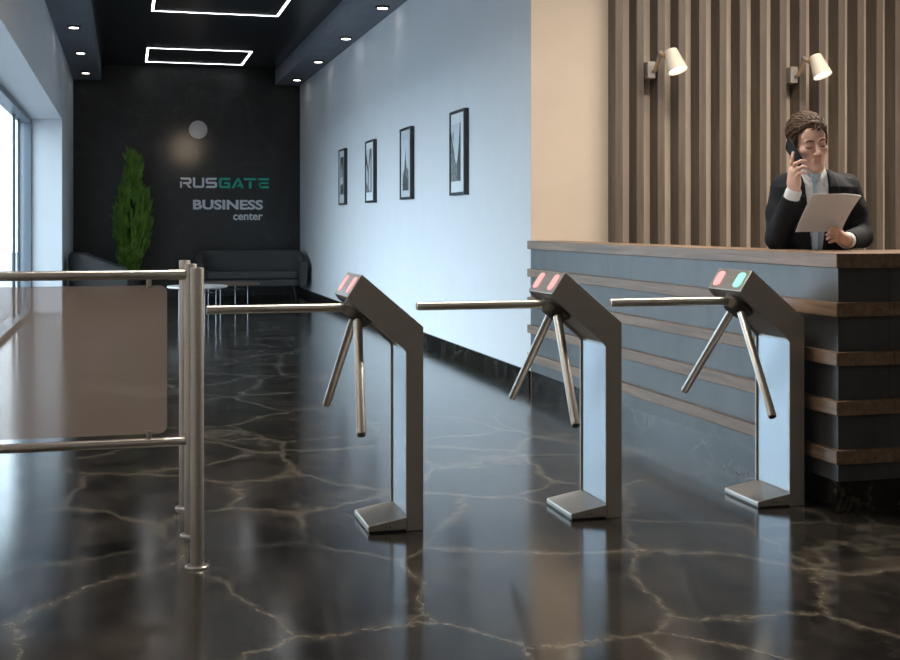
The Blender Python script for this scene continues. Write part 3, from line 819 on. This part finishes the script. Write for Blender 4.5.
    # brows, lashes
    for sx in (-1, 1):
        b = MB(); b.tube([H(p) for p in ((sx*.013, -.0945, .0165), (sx*.026, -.0945, .0215), (sx*.040, -.087, .0205), (sx*.049, -.078, .015))], [.0034, .0046, .0040, .0014], 8)
        b.build('eyebrow', M_HAIR, t, smooth=60)
    for sx in (-1, 1):
        b = MB(); b.tube([H(p) for p in ((sx*.0175, -.0860, -.0085), (sx*.0255, -.0905, -.0105), (sx*.0345, -.0905, -.0108), (sx*.046, -.0820, -.0075))], [.0012, .0026, .0028, .0012], 6)
        b.build('eyelash', M_LASH, t, smooth=60)
    # hair: cap with a side parting swept back, plus locks
    h = Field((-.16, -.22, 1.44), (.15, .15, 1.78), .0042)
    h.ell((0, .024, .046), (.0765, .094, .076), .01, T=H)
    h.ell((-.004, -.015, .088), (.056, .060, .030), .03, T=H)
    for sx in (-1, 1):
        h.ell((sx*.066, .012, .028), (.016, .044, .050), .015, T=H)
        h.cone((sx*.0705, -.024, .03), (sx*.072, -.018, -.014), .008, .005, .01, T=H)
    h.ell((0, .075, -.02), (.058, .043, .068), .02, T=H)
    h.ell((0, -.106, .024), (.060, .066, .066), .012, 's', T=H)           # clears the forehead and face
    h.ell((0, -.06, -.07), (.090, .075, .085), .010, 's', T=H)
    for sx in (-1, 1): h.ell((sx*.085, .018, -.022), (.022, .022, .030), .005, 's', T=H)
    hair = h.build('hair', M_HAIR, t)
    b = MB(); rnd = random.Random(11)
    ec, er = Vector((0, .022, .046)), Vector((.078, .098, .078))
    def onto(p_, off):
        q_ = p_-ec; n_ = math.sqrt(sum((q_[i]/er[i])**2 for i in range(3)))
        q_ = q_/n_; nn = Vector([q_[i]/er[i]**2 for i in range(3)]).normalized()
        return ec+q_+nn*off, nn
    for k in range(700):
        az = rnd.uniform(-PI, PI); el_ = rnd.uniform(-.15, 1.45)
        if k > 480: az = rnd.uniform(-1.1, 1.1); el_ = rnd.uniform(.42, .95)
        p0 = Vector((er.x*math.cos(el_)*math.sin(az), ec.y-er.y*math.cos(el_)*math.cos(az), ec.z+er.z*math.sin(el_)))
        front = math.cos(az)
        if p0.z < (.082-.075*min(1, (1-front)*1.1)) - (.10 if front < -.2 else 0): continue
        vol = .002+.012*max(0, math.sin(el_))*(.4+.6*rnd.random())*(1.35 if front > 0 else .7)+.004*rnd.random()
        # combed up off the brow, to the left of the picture and back
        flow = Vector((-.55+rnd.gauss(0, .28), .62+rnd.gauss(0, .25), .55 if el_ > .55 and front > .2 else -.45+rnd.gauss(0, .25)))
        ph = rnd.uniform(0, 6.28); pts = []; cur, nn = onto(p0, vol*.3)
        for jj in range(7):
            pts.append(cur)
            tg = flow-nn*flow.dot(nn); sd = nn.cross(tg).normalized()
            stp = tg.normalized()*.0095+sd*.0052*math.sin(ph+jj*1.25)
            cur, nn = onto(cur+stp, vol*(.3+.75*math.sin(PI*min(1, (jj+1)/5.5)))+.0025*math.sin(ph+jj))
        w0 = .0024+.0026*rnd.random()
        b.tube([H(q_) for q_ in pts], [w0*.8, w0*1.15, w0*1.2, w0*1.1, w0*.9, w0*.6, w0*.15], 6)
    b.build('hair_lock', M_HAIR, hair, smooth=60)
    # ---------------- shirt
    zs = [.80, .95, 1.08, 1.2, 1.3, 1.38, 1.42, 1.450]
    ja, jb = [.178, .168, .150, .166, .182, .186, .135, .074], [.125, .122, .116, .122, .126, .112, .090, .072]
    g = Field((-.24, -.17, .90), (.24, .17, 1.50), .005)
    g.loft(zs, ja, jb, k=.01, grow=-.010)
    nk0, nk1 = np.array((-.018, .008, 1.405)), np.array((-.024, -.004, 1.470))
    g.cone(nk0, nk1, .078, .070, .01)
    g.cone(nk0+(0, 0, .06), nk1+(0, -.006, .06), .063, .062, .004, 's')
    ax_c = np.array((.004, -.060, 1.44))
    for sx in (-1, 1):   # collar wings
        g.cone((sx*.052-.026, -.045, 1.455), (sx*.022-.028, -.098, 1.412), .010, .008, .006)
        g.cone((sx*.060-.026, -.035, 1.445), (sx*.044-.028, -.098, 1.392), .009, .006, .006)
    # opening at the throat, up to the skin
    g.build('shirt', M_SHIRT, t)
    for wq, eq in ((wR, eR), (wL, eL)):
        cf = Field(wq-.10, wq+.10, .0035)
        dr = (wq-eq)/np.linalg.norm(wq-eq)
        cf.cone(wq-dr*.060, wq-dr*.004, .0385, .0375, .002)
        cf.cone(wq-dr*.002, wq+dr*.06, .0300, .0300, .003, 's')
        tag(cf.build('shirt_cuff', M_SHIRT, t), 'white shirt cuff')
    # ---------------- tie
    def front(z, gr=0.): return -(np.interp(z, zs, jb)-.010+gr)
    b = MB(); vs = []; fs = []
    zz = [1.412, 1.36, 1.28, 1.18, 1.08, 1.0, .97]; wd = [.013, .016, .019, .022, .025, .028, .004]
    yy = [-.104, -.124, -.128, -.124, -.118, -.122, -.124]
    for z, w_, y in zip(zz, wd, yy):
        x = -.030+.006*(1.412-z)/.4
        vs += [(x-w_, y+.004, z), (x, y-.009, z), (x+w_, y+.004, z), (x, y+.010, z)]
    for i in range(len(zz)-1): fs += [(4*i+k, 4*i+(k+1) % 4, 4*i+4+(k+1) % 4, 4*i+4+k) for k in range(4)]
    fs += [(0, 1, 2, 3), tuple(4*len(zz)-4+k for k in range(4))]
    b.add(vs, fs); tie = b.build('tie', M_TIE, t, smooth=50)
    b = MB().lathe([(.0, .024), (.019, .022), (.021, .012), (.015, -.016), (.0, -.019)], (-.030, -.108, 1.418), 14)
    b.build('tie_knot', M_TIE, tie, smooth=50)
    # ---------------- jacket
    j = Field((-.31, -.34, .74), (.33, .24, 1.49), .005)
    j.loft(zs[1:], ja[1:], jb[1:], k=.02, n=2.4)
    j.loft([.76, .85, .98], [.190, .186, .170], [.135, .130, .124], k=.02)
    j.cone((-.075, .02, 1.420), (-.140, .02, 1.382), .050, .056, .03); j.cone((.040, .02, 1.420), (.154, .02, 1.382), .050, .056, .03)
    wrR = wR-(wR-eR)*.115; wrL = wL-(wL-eL)*.115
    j.chain([sR, (sR+eR)/2+(-.010, .008, 0), eR+(-.006, .0, -.002), wrR], [.068, .061, .055, .045], .022)
    j.chain([sL, (sL+eL)/2+(.012, .008, 0), eL+(.006, 0, .0), wrL], [.068, .061, .053, .0425], .022)
    # lapels: a slightly raised band either side of the opening
    ow = lambda Z: np.interp(Z, [.96, 1.05, 1.15, 1.28, 1.40, 1.47], [.004, .022, .034, .048, .058, .064])
    oc = lambda Z: -.022+0*Z
    lap = lambda Z: ow(Z)+np.interp(Z, [1.0, 1.2, 1.335, 1.345, 1.36, 1.45], [.005, .040, .062, .046, .054, .034])
    ix, X, Y, Z = j.sl((-.2, -.2, .98), (.2, -.02, 1.47))
    band = (np.abs(X-oc(Z)) < lap(Z))
    j.F[ix] -= np.where(band, .0055, 0).astype(np.float32)
    ix, X, Y, Z = j.sl((-.2, -.25, .95), (.2, .0, 1.50))
    wedge = np.maximum(np.abs(X-oc(Z))-ow(Z), Y-(-.02))
    j.F[ix] = np.maximum(j.F[ix], -wedge)
    ix, X, Y, Z = j.sl((-.12, -.15, 1.38), (.12, .15, 1.49))        # neck hole
    j.F[ix] = np.maximum(j.F[ix], -(np.sqrt((X+.020)**2+(Y-.004)**2)-.079)*1.0)
    for wq, eq in ((wR, eR), (wL, eL)):                              # straight sleeve ends
        dr = (wq-eq)/np.linalg.norm(wq-eq); w0 = wq-dr*.034
        j.op(lambda X, Y, Z: np.maximum(-((X-w0[0])*dr[0]+(Y-w0[1])*dr[1]+(Z-w0[2])*dr[2]), np.sqrt((X-w0[0])**2+(Y-w0[1])**2+(Z-w0[2])**2)-.085), w0-.085, w0+.085, .003, 's')
    jk = j.build('jacket', M_SUIT, t)
    for z in (.985, .90):
        MB().lathe([(.010, 0), (.010, .003), (.0, .004)], (-.016, front(z)-.016, z), 14, (0, -1, 0)).build('jacket_button', M_BTN, jk)
    # ---------------- trousers, shoes
    q = Field((-.24, -.22, .06), (.24, .20, .98), .008)
    q.loft([.78, .88, .97], [.178, .165, .156], [.120, .112, .108], k=.02)
    for sx in (-1, 1): q.chain([(sx*.088, .0, .82), (sx*.093, -.008, .46), (sx*.094, .015, .08)], [.100, .074, .066], .03)
    q.build('trousers', M_SUIT, t)
    q = Field((-.20, -.26, -.01), (.20, .14, .13), .006)
    for sx in (-1, 1):
        q.chain([(sx*.093, .04, .052), (sx*.097, -.05, .048), (sx*.103, -.165, .036)], [.052, .048, .036], .02)
    ix, X, Y, Z = q.sl((-.2, -.26, -.02), (.2, .14, .02)); q.F[ix] = np.maximum(q.F[ix], .002-Z)
    q.build('shoe', M_SHOE, t)
    # ---------------- phone and paper: things he holds
    mw = t.matrix_basis if False else Matrix.Translation(root) @ Matrix.Rotation(-YAW, 4, 'Z')
    a, c = Vector((-.158, -.075, 1.592)), Vector((-.118, -.178, 1.484))
    zax = (a-c).normalized(); nx = Vector((-1, -.05, -.1)); nx = (nx-zax*nx.dot(zax)).normalized(); yx = zax.cross(nx)
    ph = MB(); 
    out = rrect(-.036, .036, -.076, .076, .010, 5); mid = (a+c)/2
    vs = []
    for off, sc in ((-.0045, .95), (-.0030, 1), (.0030, 1), (.0045, .95)):
        vs += [mid+yx*(x*sc)+zax*(z*sc)+nx*off for x, z in out]
    n = len(out); fs = [tuple(range(n)), tuple(range(3*n, 4*n))]
    for r in range(3): fs += [(r*n+i, r*n+(i+1) % n, (r+1)*n+(i+1) % n, (r+1)*n+i) for i in range(n)]
    ph.add(vs, fs)
    o = ph.build('mobile_phone', M_PHONE, None, smooth=40); o.matrix_world = mw
    tag(o, 'black mobile phone held to the ear of the man in the suit', 'phone')
    # sheaf of three sheets, leaning away from him
    tl, tr, bl = Vector((-.1510, -.475, 1.334)), Vector((.0624, -.465, 1.337)), Vector((-.189, -.335, 1.163))
    br = tr+(bl-tl)
    pn = (tr-tl).cross(bl-tl).normalized()
    if pn.y > 0: pn = -pn
    P = thing('paper_sheaf', mw @ ((tl+br)/2), 'sheaf of white paper held in the hand of the man in the suit', 'paper')
    P.rotation_euler = (0, 0, -YAW)
    ctr = (tl+br)/2
    for k in range(3):
        sh = MB(); nu, nv = 12, 16; vs = []
        for side in (0, 1):
            for jv in range(nv+1):
                for iu in range(nu+1):
                    u, v = iu/nu, jv/nv
                    pt = tl+(tr-tl)*u+(bl-tl)*v-ctr
                    sag = -.010*math.sin(PI*v)*(1-.4*u)+.022*max(0, u-.72)**1.5*(1-v)**2*4+.004*k*(1-v)*u
                    pt += pn*(sag-.0012*k-.0005*side)+(tr-tl)*(.006*k)*(1-v)
                    vs.append(pt)
        m_ = (nu+1)*(nv+1); fs = []
        for jv in range(nv):
            for iu in range(nu):
                i0 = jv*(nu+1)+iu
                fs += [(i0, i0+1, i0+nu+2, i0+nu+1), (m_+i0, m_+i0+nu+1, m_+i0+nu+2, m_+i0+1)]
        rim = [iu for iu in range(nu+1)]+[jv*(nu+1)+nu for jv in range(1, nv+1)]+[nv*(nu+1)+iu for iu in range(nu-1, -1, -1)]+[jv*(nu+1) for jv in range(nv-1, 0, -1)]
        fs += [(rim[i], rim[(i+1) % len(rim)], m_+rim[(i+1) % len(rim)], m_+rim[i]) for i in range(len(rim))]
        sh.add(vs, fs); sh.build('sheet', M_PAPER, P, smooth=50)
man()
#PERSON-END

# ------------------------------------------------------------------ light
w = D.worlds.new('World'); SC.world = w; w.use_nodes = True
bg = w.node_tree.nodes['Background']; bg.inputs['Color'].default_value = (.70, .84, 1., 1); bg.inputs['Strength'].default_value = 9.3
pt = lamp('AREA', 'window_portal', (-1.40, (WY0+WY1)/2, WZ/2), 1, (1, 1, 1), (5, (WY0+WY1)/2, WZ/2), shape='RECTANGLE', size=WY1-WY0, size_y=WZ)
pt.data.cycles.is_portal = True
# ceiling panel lamps of the reception and the entrance (above the picture)
for x, y, e in ((3.4, 5.9, 70), (4.6, 5.8, 90), (5.9, 5.8, 90)):
    lamp('AREA', 'reception_panel_lamp', (x, y, ZC-.03), e, (1, .90, .78), (x, y, 0), shape='RECTANGLE', size=.9, size_y=.3)
for x, y, e in ((.3, 5.3, 42), (1.35, 5.3, 42), (2.4, 5.3, 38), (1.0, -.6, 14), (3.2, -.6, 14), (5.6, -.4, 8)):  # those behind the camera are unseen, added to lighten the near steel faces
    lamp('AREA', 'entrance_and_fill_lamp', (x, y, ZC-.03), e, (1, .93, .83), (x, y, 0), shape='RECTANGLE', size=1.0, size_y=.4)
lamp('SPOT', 'added_man_fill', (2.45, 1.5, ZC-.03), 330, (1, .96, .92), (3.20, 5.25, 1.66), spot_size=.29, spot_blend=.7, shadow_soft_size=.12)  # unseen fill spot, added to brighten the man's face and paper
lamp('SPOT', 'disc_lamp_beam', (1.0, YB-.85, 2.50), 11, (1, .80, .58), (.97, YB, 2.42), spot_size=1.35, spot_blend=1, shadow_soft_size=.25)

# ------------------------------------------------------------------ camera
cd = D.cameras.new('camera'); cam = D.objects.new('camera', cd); COL.objects.link(cam)
cam.location = (0, 0, 1.2); cam.rotation_euler = (PI/2, 0, -YAW)
cd.sensor_width = 36; cd.sensor_fit = 'HORIZONTAL'; cd.lens = 1230/900*36; cd.shift_y = -106/900; cd.clip_end = 300
SC.camera = cam
vs_ = SC.view_settings
SC.display_settings.display_device = 'sRGB'
vs_.view_transform = 'Standard'; vs_.look = 'None'; vs_.gamma = 1; vs_.use_curve_mapping = False; vs_.exposure = 0
